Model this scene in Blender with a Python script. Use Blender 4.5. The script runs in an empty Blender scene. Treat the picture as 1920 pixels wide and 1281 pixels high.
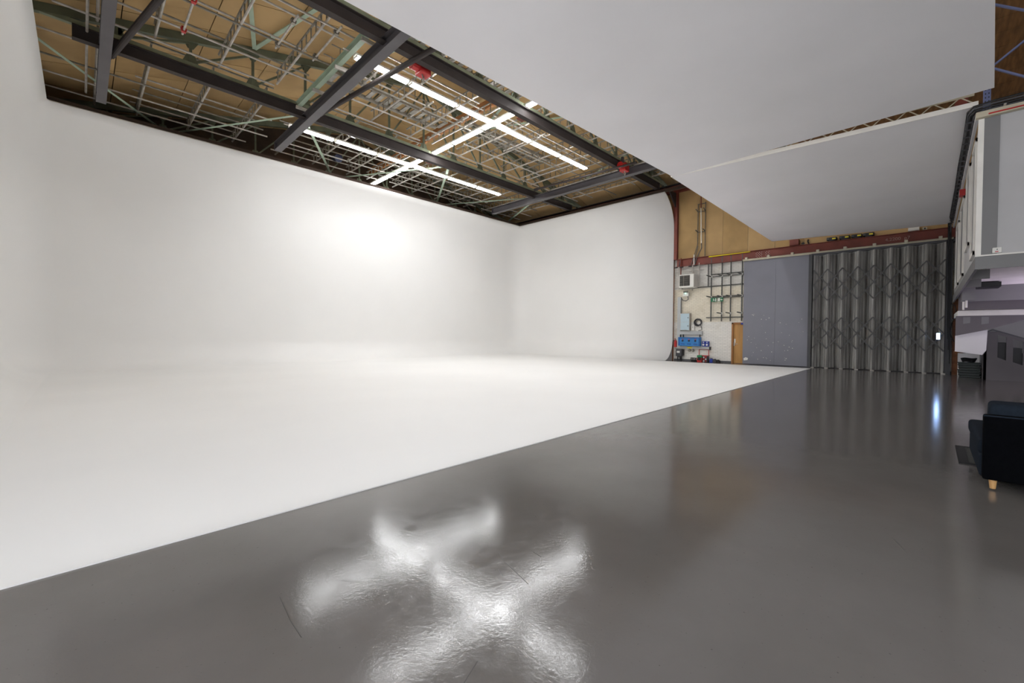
import bpy, bmesh, math, random
from mathutils import Vector, Matrix
random.seed(7)
SC = bpy.context.scene
COL = SC.collection
R = math.radians

# ---------------------------------------------------------------- camera
cam_d = bpy.data.cameras.new('camera'); cam = bpy.data.objects.new('camera', cam_d); COL.objects.link(cam)
cam_d.sensor_width = 36.0; cam_d.lens = 795.63 * 36.0 / 1920.0; cam_d.clip_start = 0.05; cam_d.clip_end = 200
yaw, pitch, roll = R(44.572), R(-1.089), R(0.350)
fw = Vector((math.cos(yaw) * math.cos(pitch), math.sin(yaw) * math.cos(pitch), math.sin(pitch)))
rt = Vector((math.sin(yaw), -math.cos(yaw), 0)); up = rt.cross(fw)
r2 = rt * math.cos(roll) + up * math.sin(roll); u2 = -rt * math.sin(roll) + up * math.cos(roll)
M = Matrix((r2, u2, -fw)).transposed().to_4x4(); M.translation = Vector((0, 0, 1.4))
cam.matrix_world = M
SC.camera = cam

# ---------------------------------------------------------------- world / exposure
w = bpy.data.worlds.new('world'); SC.world = w; w.use_nodes = True
w.node_tree.nodes['Background'].inputs[0].default_value = (0.93, 0.96, 1.0, 1)
w.node_tree.nodes['Background'].inputs[1].default_value = 2.7  # acts as fill light, entering through the added opening in the near wall
SC.view_settings.view_transform = 'Standard'; SC.view_settings.look = 'None'
SC.view_settings.gamma = 1.0; SC.view_settings.use_curve_mapping = False
SC.view_settings.exposure = 0.9
try:
    SC.cycles.max_bounces = 10; SC.cycles.diffuse_bounces = 7; SC.cycles.glossy_bounces = 4
    SC.cycles.sample_clamp_indirect = 6.0; SC.cycles.use_denoising = True
except Exception: pass
TUBE_STRENGTH = 23.5

# ---------------------------------------------------------------- materials
def lin(c):
    c = c / 255.0
    return c / 12.92 if c <= 0.04045 else ((c + 0.055) / 1.055) ** 2.4
def rgb(r, g, b): return (lin(r), lin(g), lin(b), 1.0)
MATS = {}
def mat(name, col, rough=0.6, metal=0.0, var=0.08, scale=3.0, bump=0.0, bscale=40.0, coat=0.0, spec=0.5, detail=4.0, col2=None, lo=0.35, hi=0.65, stretch=None):
    if name in MATS: return MATS[name]
    m = bpy.data.materials.new(name); m.use_nodes = True
    nt = m.node_tree; N = nt.nodes; L = nt.links; b = N['Principled BSDF']
    b.inputs['Roughness'].default_value = rough; b.inputs['Metallic'].default_value = metal
    b.inputs['Coat Weight'].default_value = coat; b.inputs['Specular IOR Level'].default_value = spec
    tc = N.new('ShaderNodeTexCoord'); mp = N.new('ShaderNodeMapping'); L.new(tc.outputs['Object'], mp.inputs[0])
    if stretch: mp.inputs['Scale'].default_value = stretch
    nz = N.new('ShaderNodeTexNoise'); nz.inputs['Scale'].default_value = scale; nz.inputs['Detail'].default_value = detail
    L.new(mp.outputs[0], nz.inputs['Vector'])
    cr = N.new('ShaderNodeValToRGB'); cr.color_ramp.elements[0].position = lo; cr.color_ramp.elements[1].position = hi
    c2 = col2 if col2 else tuple(min(1, c * (1 - var)) for c in col[:3]) + (1,)
    cr.color_ramp.elements[0].color = c2; cr.color_ramp.elements[1].color = col
    L.new(nz.outputs['Fac'], cr.inputs[0]); L.new(cr.outputs[0], b.inputs['Base Color'])
    if bump:
        n2 = N.new('ShaderNodeTexNoise'); n2.inputs['Scale'].default_value = bscale; n2.inputs['Detail'].default_value = 3
        L.new(mp.outputs[0], n2.inputs['Vector'])
        bp = N.new('ShaderNodeBump'); bp.inputs['Strength'].default_value = bump; bp.inputs['Distance'].default_value = 0.01
        L.new(n2.outputs['Fac'], bp.inputs['Height']); L.new(bp.outputs[0], b.inputs['Normal'])
    MATS[name] = m
    return m
def emit(name, col, strength):
    m = bpy.data.materials.new(name); m.use_nodes = True; b = m.node_tree.nodes['Principled BSDF']
    b.inputs['Base Color'].default_value = (0.8, 0.8, 0.8, 1); b.inputs['Emission Color'].default_value = col
    b.inputs['Emission Strength'].default_value = strength
    MATS[name] = m; return m

white_cyc = mat('white cyclorama paint', rgb(236, 235, 233), 0.55, var=0.03, scale=0.35, bump=0.03, bscale=6)
panel_white = mat('matt white panel paint', rgb(232, 230, 232), 0.75, var=0.05, scale=0.5, bump=0.08, bscale=3)
edge_white = mat('bright white edge paint', rgb(238, 235, 228), 0.6)
mezz_white = mat('pale grey wall paint', rgb(190, 189, 190), 0.7, var=0.08, scale=1.2)
mezz_grey = mat('mid grey fascia paint', rgb(128, 127, 128), 0.65, var=0.08, scale=1.5)
stair_grey = mat('dark warm grey stair paint', rgb(104, 99, 102), 0.6, var=0.08, scale=2)
beige = mat('tan insulation board', rgb(190, 158, 110), 0.85, var=0.2, scale=0.7, bump=0.1, bscale=8)
beige2 = mat('tan insulation board worn', rgb(180, 148, 100), 0.85, var=0.25, scale=0.9, bump=0.1, bscale=8)
brownplank = mat('dark brown roof plank', rgb(138, 100, 62), 0.8, var=0.4, scale=2, stretch=(1, 6, 1))
gable = mat('dark brown gable cladding', rgb(74, 56, 40), 0.85, var=0.5, scale=1.2)
darkbeam = mat('dark brown-grey beam paint', rgb(58, 50, 48), 0.75, var=0.25, scale=2.0)
greybeam = mat('slate grey beam paint', rgb(84, 80, 83), 0.45, var=0.15, scale=1.5)
greentruss = mat('olive green truss paint', rgb(104, 110, 90), 0.6, var=0.3, scale=2)
palegreen = mat('pale green brace paint', rgb(172, 190, 168), 0.6, var=0.2, scale=2)
galv = mat('galvanised scaffold steel', rgb(196, 190, 182), 0.42, 0.25, var=0.3, scale=5)
galvd = mat('dull galvanised ladder beam', rgb(146, 141, 130), 0.5, 0.25, var=0.35, scale=5)
redpaint = mat('red enamel', rgb(190, 42, 40), 0.4, var=0.2)
redsteel = mat('oxide red steel paint', rgb(124, 56, 42), 0.55, var=0.25, scale=2.5)
woodbeam = mat('warm timber', rgb(176, 120, 72), 0.7, var=0.3, scale=3, stretch=(8, 1, 8))
rust = mat('rusty conduit', rgb(150, 96, 62), 0.7, var=0.4, scale=6)
black = mat('black rubber', rgb(28, 28, 30), 0.55, var=0.2)
darkgrey = mat('charcoal paint', rgb(70, 70, 74), 0.5, var=0.15)
slidegrey = mat('scuffed blue-grey panel paint', rgb(124, 124, 134), 0.6, var=0.06, scale=1.3)
doorwood = mat('veneer door timber', rgb(186, 138, 76), 0.5, var=0.25, scale=2, stretch=(3, 3, 0.4))
framewood = mat('door frame timber', rgb(158, 106, 56), 0.6, var=0.2)
ltblue = mat('pale blue cabinet enamel', rgb(178, 198, 208), 0.4, var=0.04)
blue = mat('bright blue enamel', rgb(44, 124, 190), 0.4, var=0.06)
navy = mat('royal blue plastic', rgb(40, 62, 158), 0.4, var=0.08)
trunk = mat('light grey trunking', rgb(176, 178, 178), 0.5, var=0.05)
offwhite = mat('off-white plastic', rgb(224, 222, 216), 0.45, var=0.03)
cream = mat('cream rail paint', rgb(196, 188, 166), 0.55, var=0.15, scale=3)
yellow = mat('yellow plastic sleeve', rgb(226, 208, 24), 0.45, var=0.06)
green = mat('green plastic', rgb(28, 128, 78), 0.5, var=0.1)
signgreen = mat('sign green', rgb(10, 110, 70), 0.4, var=0.05)
crateg = mat('dark green crate plastic', rgb(12, 28, 24), 0.5, var=0.25, scale=8)
shutter = mat('weathered grey shutter steel', rgb(176, 174, 170), 0.45, 0.35, var=0.3, scale=3, stretch=(3, 3, 0.3), col2=rgb(134, 132, 129))
lattice = mat('grey lattice steel', rgb(78, 78, 78), 0.55, 0.1, var=0.2)
rackblue = mat('blue-grey rack enamel', rgb(110, 120, 160), 0.45, var=0.12)
fabric = mat('charcoal navy wool', rgb(8, 9, 12), 1.0, spec=0.05, var=0.2, scale=30, bump=0.3, bscale=300)
fabric2 = mat('slate blue seat wool', rgb(34, 41, 50), 1.0, spec=0.1, var=0.15, scale=30, bump=0.3, bscale=300)
legwood = mat('beech leg timber', rgb(196, 152, 98), 0.5, var=0.15, scale=6)
ruggrey = mat('dark grey woven rug', rgb(72, 74, 72), 0.95, var=0.35, scale=60, bump=0.4, bscale=200)
rugedge = mat('black rug binding', rgb(38, 38, 40), 0.9)
skirt = mat('dark grey skirting paint', rgb(88, 88, 90), 0.6, var=0.1)
lamp_m = emit('fluorescent tube', (0.97, 0.985, 1.0, 1), TUBE_STRENGTH)
flood_m = emit('cold flood lamp', (0.35, 0.55, 1.0, 1), 14.0)
led_m = emit('green indicator', (0.2, 1.0, 0.6, 1), 2.0)

# epoxy floor
floor_m = bpy.data.materials.new('grey epoxy floor'); floor_m.use_nodes = True
nt = floor_m.node_tree; N = nt.nodes; L = nt.links; b = N['Principled BSDF']
tc = N.new('ShaderNodeTexCoord')
def noise(scale, detail=3, rough=0.5):
    n = N.new('ShaderNodeTexNoise'); n.inputs['Scale'].default_value = scale; n.inputs['Detail'].default_value = detail
    n.inputs['Roughness'].default_value = rough; L.new(tc.outputs['Object'], n.inputs['Vector']); return n
def ramp(src, p0, c0, p1, c1):
    r = N.new('ShaderNodeValToRGB'); r.color_ramp.elements[0].position = p0; r.color_ramp.elements[0].color = c0
    r.color_ramp.elements[1].position = p1; r.color_ramp.elements[1].color = c1; L.new(src, r.inputs[0]); return r
big = ramp(noise(0.6, 6, 0.6).outputs['Fac'], 0.3, rgb(103, 99, 96), 0.7, rgb(116, 112, 109))
speck = ramp(noise(55, 2).outputs['Fac'], 0.22, (0.25, 0.25, 0.25, 1), 0.30, (1, 1, 1, 1))
mx = N.new('ShaderNodeMix'); mx.data_type = 'RGBA'; mx.blend_type = 'MULTIPLY'; mx.inputs[0].default_value = 0.6
L.new(big.outputs[0], mx.inputs[6]); L.new(speck.outputs[0], mx.inputs[7]); L.new(mx.outputs[2], b.inputs['Base Color'])
rr = N.new('ShaderNodeMapRange'); rr.inputs['From Min'].default_value = 0.3; rr.inputs['From Max'].default_value = 0.7; rr.inputs['To Min'].default_value = 0.05; rr.inputs['To Max'].default_value = 0.19
L.new(noise(9, 8, 0.8).outputs['Fac'], rr.inputs['Value']); L.new(rr.outputs[0], b.inputs['Roughness'])
b1 = N.new('ShaderNodeBump'); b1.inputs['Strength'].default_value = 0.25; b1.inputs['Distance'].default_value = 0.0022
L.new(noise(1.6, 3, 0.5).outputs['Fac'], b1.inputs['Height'])
b2 = N.new('ShaderNodeBump'); b2.inputs['Strength'].default_value = 0.31; b2.inputs['Distance'].default_value = 0.0014
L.new(noise(46, 3, 0.6).outputs['Fac'], b2.inputs['Height']); L.new(b1.outputs[0], b2.inputs['Normal'])
L.new(b2.outputs[0], b.inputs['Normal'])

# painted blockwork
brick_m = bpy.data.materials.new('white painted blockwork'); brick_m.use_nodes = True
nt = brick_m.node_tree; N = nt.nodes; L = nt.links; b = N['Principled BSDF']; b.inputs['Roughness'].default_value = 0.7
tc = N.new('ShaderNodeTexCoord'); sx = N.new('ShaderNodeSeparateXYZ'); cx = N.new('ShaderNodeCombineXYZ')
L.new(tc.outputs['Object'], sx.inputs[0]); L.new(sx.outputs[1], cx.inputs[0]); L.new(sx.outputs[2], cx.inputs[1])
bt = N.new('ShaderNodeTexBrick'); bt.inputs['Scale'].default_value = 1.0
bt.inputs['Brick Width'].default_value = 0.225; bt.inputs['Row Height'].default_value = 0.075; bt.inputs['Mortar Size'].default_value = 0.008
bt.inputs['Color1'].default_value = rgb(232, 229, 222); bt.inputs['Color2'].default_value = rgb(222, 219, 212); bt.inputs['Mortar'].default_value = rgb(205, 202, 196)
L.new(cx.outputs[0], bt.inputs['Vector'])
st0 = ramp(noise(1.1, 6, 0.7).outputs['Fac'], 0.3, rgb(226, 220, 208), 0.46, (1, 1, 1, 1))
zr = N.new('ShaderNodeMapRange'); zr.inputs['From Max'].default_value = 5.0; L.new(sx.outputs[2], zr.inputs['Value'])
band = ramp(zr.outputs[0], 0.405, (1, 1, 1, 1), 0.415, rgb(248, 240, 222)); band.color_ramp.elements.new(0.755).color = rgb(248, 240, 222); band.color_ramp.elements.new(0.77).color = rgb(232, 232, 232)
st = N.new('ShaderNodeMix'); st.data_type = 'RGBA'; st.blend_type = 'MULTIPLY'; st.inputs[0].default_value = 1.0
L.new(st0.outputs[0], st.inputs[6]); L.new(band.outputs[0], st.inputs[7])
mx = N.new('ShaderNodeMix'); mx.data_type = 'RGBA'; mx.blend_type = 'MULTIPLY'; mx.inputs[0].default_value = 0.8
L.new(bt.outputs[0], mx.inputs[6]); L.new(st.outputs[2], mx.inputs[7]); L.new(mx.outputs[2], b.inputs['Base Color'])
bp = N.new('ShaderNodeBump'); bp.inputs['Strength'].default_value = 0.5; bp.inputs['Distance'].default_value = 0.01; bp.invert = True
L.new(bt.outputs['Fac'], bp.inputs['Height']); L.new(bp.outputs[0], b.inputs['Normal'])

# ---------------------------------------------------------------- mesh helpers (everything in world metres)
class MB:
    def __init__(s): s.v = []; s.f = []
    def add(s, vs, fs):
        o = len(s.v); s.v += [Vector(q) for q in vs]; s.f += [tuple(i + o for i in f) for f in fs]; return s
    def box(s, x0, x1, y0, y1, z0, z1):
        x0, x1 = sorted((x0, x1)); y0, y1 = sorted((y0, y1)); z0, z1 = sorted((z0, z1))
        return s.add([(x0, y0, z0), (x1, y0, z0), (x1, y1, z0), (x0, y1, z0), (x0, y0, z1), (x1, y0, z1), (x1, y1, z1), (x0, y1, z1)],
                     [(0, 3, 2, 1), (4, 5, 6, 7), (0, 1, 5, 4), (1, 2, 6, 5), (2, 3, 7, 6), (3, 0, 4, 7)])
    def frame(s, p, q, hint=(0, 0, 1)):
        p = Vector(p); q = Vector(q); d = (q - p).normalized(); h = Vector(hint)
        if abs(d.dot(h)) > 0.98: h = Vector((1, 0, 0))
        a = d.cross(h).normalized(); c = a.cross(d).normalized(); return p, q, a, c
    def sweep(s, p, q, prof, hint=(0, 0, 1)):
        p, q, a, c = s.frame(p, q, hint); n = len(prof)
        vs = [p + a * u + c * v for u, v in prof] + [q + a * u + c * v for u, v in prof]
        fs = [(i, (i + 1) % n, n + (i + 1) % n, n + i) for i in range(n)] + [tuple(range(n))[::-1], tuple(range(n, 2 * n))]
        return s.add(vs, fs)
    def bar(s, p, q, wd, ht, hint=(0, 0, 1)):
        a, c = wd / 2, ht / 2; return s.sweep(p, q, [(-a, -c), (a, -c), (a, c), (-a, c)], hint)
    def tube(s, p, q, r, n=8, r2=None):
        p, q, a, c = s.frame(p, q); r2 = r if r2 is None else r2
        an = [2 * math.pi * i / n for i in range(n)]
        vs = [p + (a * math.cos(t) + c * math.sin(t)) * r for t in an] + [q + (a * math.cos(t) + c * math.sin(t)) * r2 for t in an]
        return s.add(vs, [(i, (i + 1) % n, n + (i + 1) % n, n + i) for i in range(n)] + [tuple(range(n))[::-1], tuple(range(n, 2 * n))])
    def path(s, pts, r, n=7):
        pts = [Vector(p) for p in pts]; o = len(s.v); prev = None
        for i, p in enumerate(pts):
            d = (pts[min(i + 1, len(pts) - 1)] - pts[max(i - 1, 0)]).normalized()
            h = prev if prev else (Vector((0, 0, 1)) if abs(d.z) < 0.9 else Vector((1, 0, 0)))
            a = d.cross(h).normalized(); c = a.cross(d).normalized(); prev = c
            for k in range(n):
                t = 2 * math.pi * k / n; s.v.append(p + (a * math.cos(t) + c * math.sin(t)) * r)
        for i in range(len(pts) - 1):
            for k in range(n):
                s.f.append((o + i * n + k, o + i * n + (k + 1) % n, o + (i + 1) * n + (k + 1) % n, o + (i + 1) * n + k))
        s.f.append(tuple(range(o, o + n))[::-1]); s.f.append(tuple(range(o + (len(pts) - 1) * n, o + len(pts) * n)))
        return s
    def ibeam(s, p, q, wd, ht, t=0.02, hint=(0, 0, 1)):
        a, c = wd / 2, ht / 2
        return s.sweep(p, q, [(-a, -c), (a, -c), (a, -c + t), (t / 2, -c + t), (t / 2, c - t), (a, c - t), (a, c), (-a, c), (-a, c - t), (-t / 2, c - t), (-t / 2, -c + t), (-a, -c + t)], hint)
    def prism(s, poly, axis, a0, a1):
        def P(u, v, a): return {'x': (a, u, v), 'y': (u, a, v), 'z': (u, v, a)}[axis]
        n = len(poly)
        return s.add([P(u, v, a0) for u, v in poly] + [P(u, v, a1) for u, v in poly],
                     [(i, (i + 1) % n, n + (i + 1) % n, n + i) for i in range(n)] + [tuple(range(n))[::-1], tuple(range(n, 2 * n))])
    def build(s, name, m, parent=None, smooth=False, bevel=0.0, seg=2, origin=None):
        if parent is not None: org = Vector(parent.get('_o', (0, 0, 0)))
        elif origin is not None: org = Vector(origin)
        else:
            lo = [min(v[i] for v in s.v) for i in range(3)]; hi = [max(v[i] for v in s.v) for i in range(3)]
            org = Vector(((lo[0] + hi[0]) / 2, (lo[1] + hi[1]) / 2, lo[2]))
        me = bpy.data.meshes.new(name); me.from_pydata([tuple(v - org) for v in s.v], [], s.f)
        bm = bmesh.new(); bm.from_mesh(me); bmesh.ops.recalc_face_normals(bm, faces=bm.faces)
        if bevel > 0:
            bmesh.ops.bevel(bm, geom=[e for e in bm.edges], offset=bevel, segments=seg, affect='EDGES', profile=0.6, clamp_overlap=True)
        bm.to_mesh(me); bm.free(); me.update()
        if smooth: me.shade_smooth() if hasattr(me, 'shade_smooth') else None
        me.materials.append(m)
        o = bpy.data.objects.new(name, me); COL.objects.link(o); o['_o'] = tuple(org)
        if parent is not None: o.parent = parent
        else: o.location = org
        return o
def thing(name, label, cat, loc, group=None):
    o = bpy.data.objects.new(name, None); COL.objects.link(o); o.location = loc; o['_o'] = tuple(loc)
    o['label'] = label; o['category'] = cat; o.empty_display_size = 0.1
    if group: o['group'] = group
    return o
def tag(o, label, cat, group=None):
    o['label'] = label; o['category'] = cat
    if group: o['group'] = group
    return o
def struct(o, label=None):
    o['kind'] = 'structure'
    if label: o['label'] = label
    return o
def B(x0, x1, y0, y1, z0, z1): return MB().box(x0, x1, y0, y1, z0, z1)
def piece(src, loc, name=None):     # a shared-mesh copy of a part, same parent
    c = src.copy(); COL.objects.link(c); c.parent = src.parent; c.location = loc
    return c

XW = 22.62            # far wall face
YG = 23.2             # gable wall behind the cyclorama
SCRATCHES = [[(1.864, 1.945), (1.816, 1.857), (1.741, 1.578)], [(1.724, 1.798), (1.687, 1.719)], [(0.723, 2.421), (0.699, 2.181), (0.696, 2.031)], [(1.174, 1.352), (1.062, 1.304)], [(3.922, 0.156), (3.741, 0.084)], [(2.022, 1.788), (2.009, 1.71)]]
# ================================================================ SETTING
struct(B(-3, 23, -9, YG + .2, -0.2, 0.0).build('floor', floor_m, origin=(0, 0, 0)), 'glossy grey epoxy studio floor')
struct(B(-1.8, 21.42, 3.545, 21.2, 0.0, 0.009).build('floor_white', white_cyc, origin=(0, 0, 0)), 'white painted cyclorama floor')

scr = MB()
for pl in SCRATCHES:
    for (x0, y0), (x1, y1) in zip(pl, pl[1:]): scr.bar((x0, y0, .0004), (x1, y1, .0004), .0035, .0008)
so = scr.build('scuff_mark', mat('dark scuff', rgb(62, 58, 56), 0.4), bpy.data.objects['floor']); so['kind'] = 'stuff'
# cyclorama sweep: profile (offset from wall plane, z) carried round a U-shaped path with rounded corners
prof = [(1.1 - 1.1 * math.sin(t), 0.0095 + 1.1 - 1.1 * math.cos(t)) for t in [math.pi / 2 * i / 12 for i in range(13)]]
prof += [(0, 2.5), (0, 4.5), (0, 6.3), (0, 7.15), (.05, 7.5), (.14, 7.75), (.26, 7.99), (.41, 8.2), (.6, 8.4), (.84, 8.58), (1.15, 8.75)]
XL, XR, YB, RC = -1.85, 22.38, 21.35, 1.25
path = [(XL, 5.0, 1, 0), (XL, 12.0, 1, 0)]
path += [(XL, YB - RC, 1, 0)]
for i in range(1, 12):
    t = math.pi / 2 * i / 12
    path.append((XL + RC - RC * math.cos(t), YB - RC + RC * math.sin(t), math.cos(t), -math.sin(t)))
path += [(XL + RC, YB, 0, -1), (6, YB, 0, -1), (14, YB, 0, -1), (XR - RC, YB, 0, -1)]
for i in range(1, 12):
    t = math.pi / 2 * i / 12
    path.append((XR - RC + RC * math.sin(t), YB - RC + RC * math.cos(t), -math.sin(t), -math.cos(t)))
path += [(XR, YB - RC, -1, 0), (XR, 15, -1, 0), (XR, 9.9, -1, 0)]
m = MB(); n = len(prof)
for off in (0, 1):
    for (x, y, nx, ny) in path:
        for k, (o_, z_) in enumerate(prof):
            oo, zz = o_, z_
            if off:
                k0, k1 = max(k - 1, 0), min(k + 1, n - 1)
                du, dz = prof[k1][0] - prof[k0][0], prof[k1][1] - prof[k0][1]; l = math.hypot(du, dz)
                oo -= 0.05 * dz / l; zz += 0.05 * du / l
                if k == 0: zz = 0.0; oo = o_
            m.v.append(Vector((x + nx * oo, y + ny * oo, zz)))
S = len(path) * n
for i in range(len(path) - 1):
    for k in range(n - 1):
        a = i * n + k; m.f.append((a, a + 1, a + n + 1, a + n)); m.f.append((S + a, S + a + n, S + a + n + 1, S + a + 1))
    a = i * n + n - 1; m.f.append((a, S + a, S + a + n, a + n))
for i in (0, len(path) - 1):
    for k in range(n - 1):
        a = i * n + k; m.f.append((a, S + a, S + a + 1, a + 1))
cyc = struct(m.build('wall_cyclorama', white_cyc, origin=(0, 0, 0), smooth=True), 'white curved cyclorama wall')
ck = MB().prism([(XR - 1.04, 0.0)] + [(XR - o_ + .05, z_) for o_, z_ in prof[1:12]] + [(XR + .04, 1.15), (XR + .04, 0)], 'y', 9.93, 9.99)
ck.build('end_cheek', mezz_white, cyc)
# dark timber capping behind the lip
cp = MB().box(XL + 1.0, XR - 1.1, YB - 1.08, YB - 0.98, 8.77, 8.93).box(XR - 1.1, XR - 1.0, 8.6, YB - 1.0, 8.77, 8.93).box(XL + .98, XL + 1.08, 6, YB - 1.0, 8.77, 8.93)
cp.build('lip_batten', mat('dark lip batten', rgb(60, 44, 34), 0.8), cyc)

# walls
wall_far = struct(B(XW, XW + .25, -9, YG, 0, 9.4).build('wall_far', brick_m, origin=(XW, 0, 0)), 'far wall, white painted below and tan boards above')
struct(B(-3.2, XW, YG, YG + .2, 0, 12.3).build('wall_back', gable, origin=(0, YG, 0)))
wn = MB().box(-3.2, -3.0, 2.5, YG, 0, 9.4).box(-3.2, -3.0, -9, 2.5, 4.8, 9.4).box(-3.2, -3.0, -9, -8, 0, 4.8)  # unseen opening below the lintel, added to let world light in as fill
struct(wn.build('wall_near', mezz_white, origin=(-3, 0, 0)), 'near wall with an added opening behind the camera for fill light')
struct(B(-3.2, XW, -9.2, -9.0, 0, 12.3).build('wall_right', mezz_white, origin=(0, -9, 0)))
# tan cladding boards on the upper far wall
y = 10.9
for i in range(9):
    y0 = y - 1.14
    B(XW - .03, XW - .001, y0 + .006, y - .006, 5.42, 9.3).build('board', [beige, beige2][i % 2], wall_far); y = y0
for i in range(10):
    y0 = y - 1.2
    B(XW - .03, XW - .001, y0 + .006, y - .006, 5.42, 9.3).build('board', [beige2, beige][i % 2], wall_far); y = y0
sk = B(XW - .02, XW - .001, -0.6, 9.9, 0, 0.09).build('baseboard_far', skirt, origin=(XW, 4, 0)); struct(sk)

# roof: two slopes, ridge along Y at x=10.7, boards as pieces
RX, RZ, SL = 10.7, 12.35, 0.238
def roofz(x): return RZ - SL * abs(x - RX)
roof = MB()
roof.prism([(-3.3, roofz(-3.3) + .12), (RX, RZ + .12), (23.2, roofz(23.2) + .12), (23.2, roofz(23.2) + .22), (RX, RZ + .22), (-3.3, roofz(-3.3) + .22)], 'y', -9.2, YG + .2)
ceil = struct(roof.build('ceiling', gable, origin=(0, 0, 0)), 'pitched roof lined with tan insulation boards')
def roof_board(x0, x1, y0, y1, m, nm='roof_board', th=.05):
    g = .012
    mb = MB(); x0 += g; x1 -= g; y0 += g; y1 -= g
    z0, z1 = roofz(x0), roofz(x1)
    mb.add([(x0, y0, z0), (x1, y0, z1), (x1, y1, z1), (x0, y1, z0), (x0, y0, z0 + th), (x1, y0, z1 + th), (x1, y1, z1 + th), (x0, y1, z0 + th)],
           [(0, 3, 2, 1), (4, 5, 6, 7), (0, 1, 5, 4), (1, 2, 6, 5), (2, 3, 7, 6), (3, 0, 4, 7)])
    return mb.build(nm, m, ceil)
xs = [-3.0, -1.1, 0.85, 2.8, 4.75, 6.7, 8.7, 10.7, 12.7, 14.65, 16.6, 18.55, 20.5, 22.6]
for j in range(len(xs) - 1):
    for k in range(10):
        roof_board(xs[j], xs[j + 1], 4.2 + k * 1.9, 4.2 + (k + 1) * 1.9, beige if (j + k) % 3 else beige2)
x = 10.7
while x < 22.3:                     # darker timber planks over the mezzanine side
    roof_board(x, x + .6, -9, 4.2, brownplank, 'roof_plank', .04 + .03 * (int(x * 10) % 2)); x += .6
for j in range(7): roof_board(xs[j], xs[j + 1], -9, 4.2, brownplank, 'roof_plank')

# ================================================================ STEEL: trusses, beams, braces
def truss(y, label, g='green roof trusses'):
    t = thing('roof_truss', label, 'truss', (RX, y, 9.4), g)
    zb = 9.47
    MB().bar((-1.2, y, zb), (22.3, y, zb), .12, .12).build('bottom_chord', mat('faded green chord paint', rgb(134, 142, 118), .6, var=.25), t)
    MB().bar((-2.2, y, roofz(-2.2) - .12), (RX, y, RZ - .12), .14, .22).build('top_chord', greentruss, t)
    MB().bar((RX, y, RZ - .12), (22.5, y, roofz(22.5) - .12), .14, .22).build('top_chord', greentruss, t)
    nodes = [-0.9, 0.75, 2.4, 4.06, 5.71, 7.36, 9.02, 10.7, 12.35, 14.0, 15.65, 17.3, 18.95, 20.6]
    for i, x in enumerate(nodes):
        zt = roofz(x) - .2
        if zt - zb > 0.3:
            MB().bar((x, y, zb), (x, y, zt), .07, .07).build('post', greentruss, t)
            MB().prism([(x - .22, zb + .02), (x + .22, zb + .02), (x + .1, zb + .3), (x - .1, zb + .3)], 'y', y - .012, y + .012).build('gusset', greentruss, t)
            MB().prism([(x - .22, zt + .05), (x + .22, zt + .05), (x + .07, zt - .22), (x - .07, zt - .22)], 'y', y - .012, y + .012).build('gusset', greentruss, t)
            if i < len(nodes) - 1:
                x2 = nodes[i + 1]
                if x2 <= RX: MB().bar((x, y, zb + .05), (x2, y, roofz(x2) - .25), .06, .06).build('diagonal', greentruss, t)
                else: MB().bar((x, y, roofz(x) - .25), (x2, y, zb + .05), .06, .06).build('diagonal', greentruss, t)
    return t
truss(22.3, 'olive green roof truss nearest the dark gable, behind the long white wall lip')
truss(16.1, 'olive green roof truss standing over the lower long dark beam')
truss(10.42, 'olive green roof truss standing over the upper long dark beam')
truss(4.7, 'olive green roof truss hidden mostly above the white overhead panels')

def ibeam(name, p, q, wd, ht, m, label, cat='beam', group=None, plates=()):
    t = thing(name, label, cat, ((p[0] + q[0]) / 2, (p[1] + q[1]) / 2, p[2] - ht / 2), group)
    MB().ibeam(p, q, wd, ht, .022).build('web_and_flanges', m, t)
    d = (Vector(q) - Vector(p)).normalized()
    for s_, e in ((p, d), (q, -d)):
        a = Vector(s_); MB().bar(a, a + e * .015, wd, ht).build('end_plate', m, t)
    return t
ibeam('long_beam', (-0.1, 16.1, 9.225), (21.5, 16.1, 9.225), .2, .35, darkbeam, 'long dark brown steel beam above the lower row of strip lights', group='long steel beams')
ibeam('long_beam', (-1.5, 10.42, 9.225), (21.55, 10.42, 9.225), .2, .35, darkbeam, 'long dark steel beam running beside the edge of the white overhead panel', group='long steel beams')
ibeam('cross_beam', (0.52, 5.0, 8.98), (0.52, 19.35, 8.98), .24, .34, greybeam, 'leftmost brown-grey cross beam, almost vertical in the picture', group='cross beams')
ibeam('cross_beam', (5.72, 5.0, 8.98), (5.72, 19.2, 8.98), .26, .34, greybeam, 'grey cross beam passing under both rows of strip lights', group='cross beams')
ibeam('cross_beam', (18.05, 5.0, 8.98), (18.05, 19.5, 8.98), .26, .34, greybeam, 'farthest slate grey cross beam, beyond the end of the strip lights', group='cross beams')
# pale green beam beside the second cross beam
t = thing('purlin_beam', 'pale green purlin beam close beside the second cross beam', 'beam', (5.45, 13.2, 9.3))
MB().ibeam((5.42, 10.6, 9.38), (5.42, 16.0, 9.38), .14, .2, .015).build('web_and_flanges', palegreen, t)
for yy in (10.9, 12.6, 14.3, 15.8): MB().box(5.3, 5.72, yy - .03, yy + .03, 9.17, 9.27).build('clip', galv, t)
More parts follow.
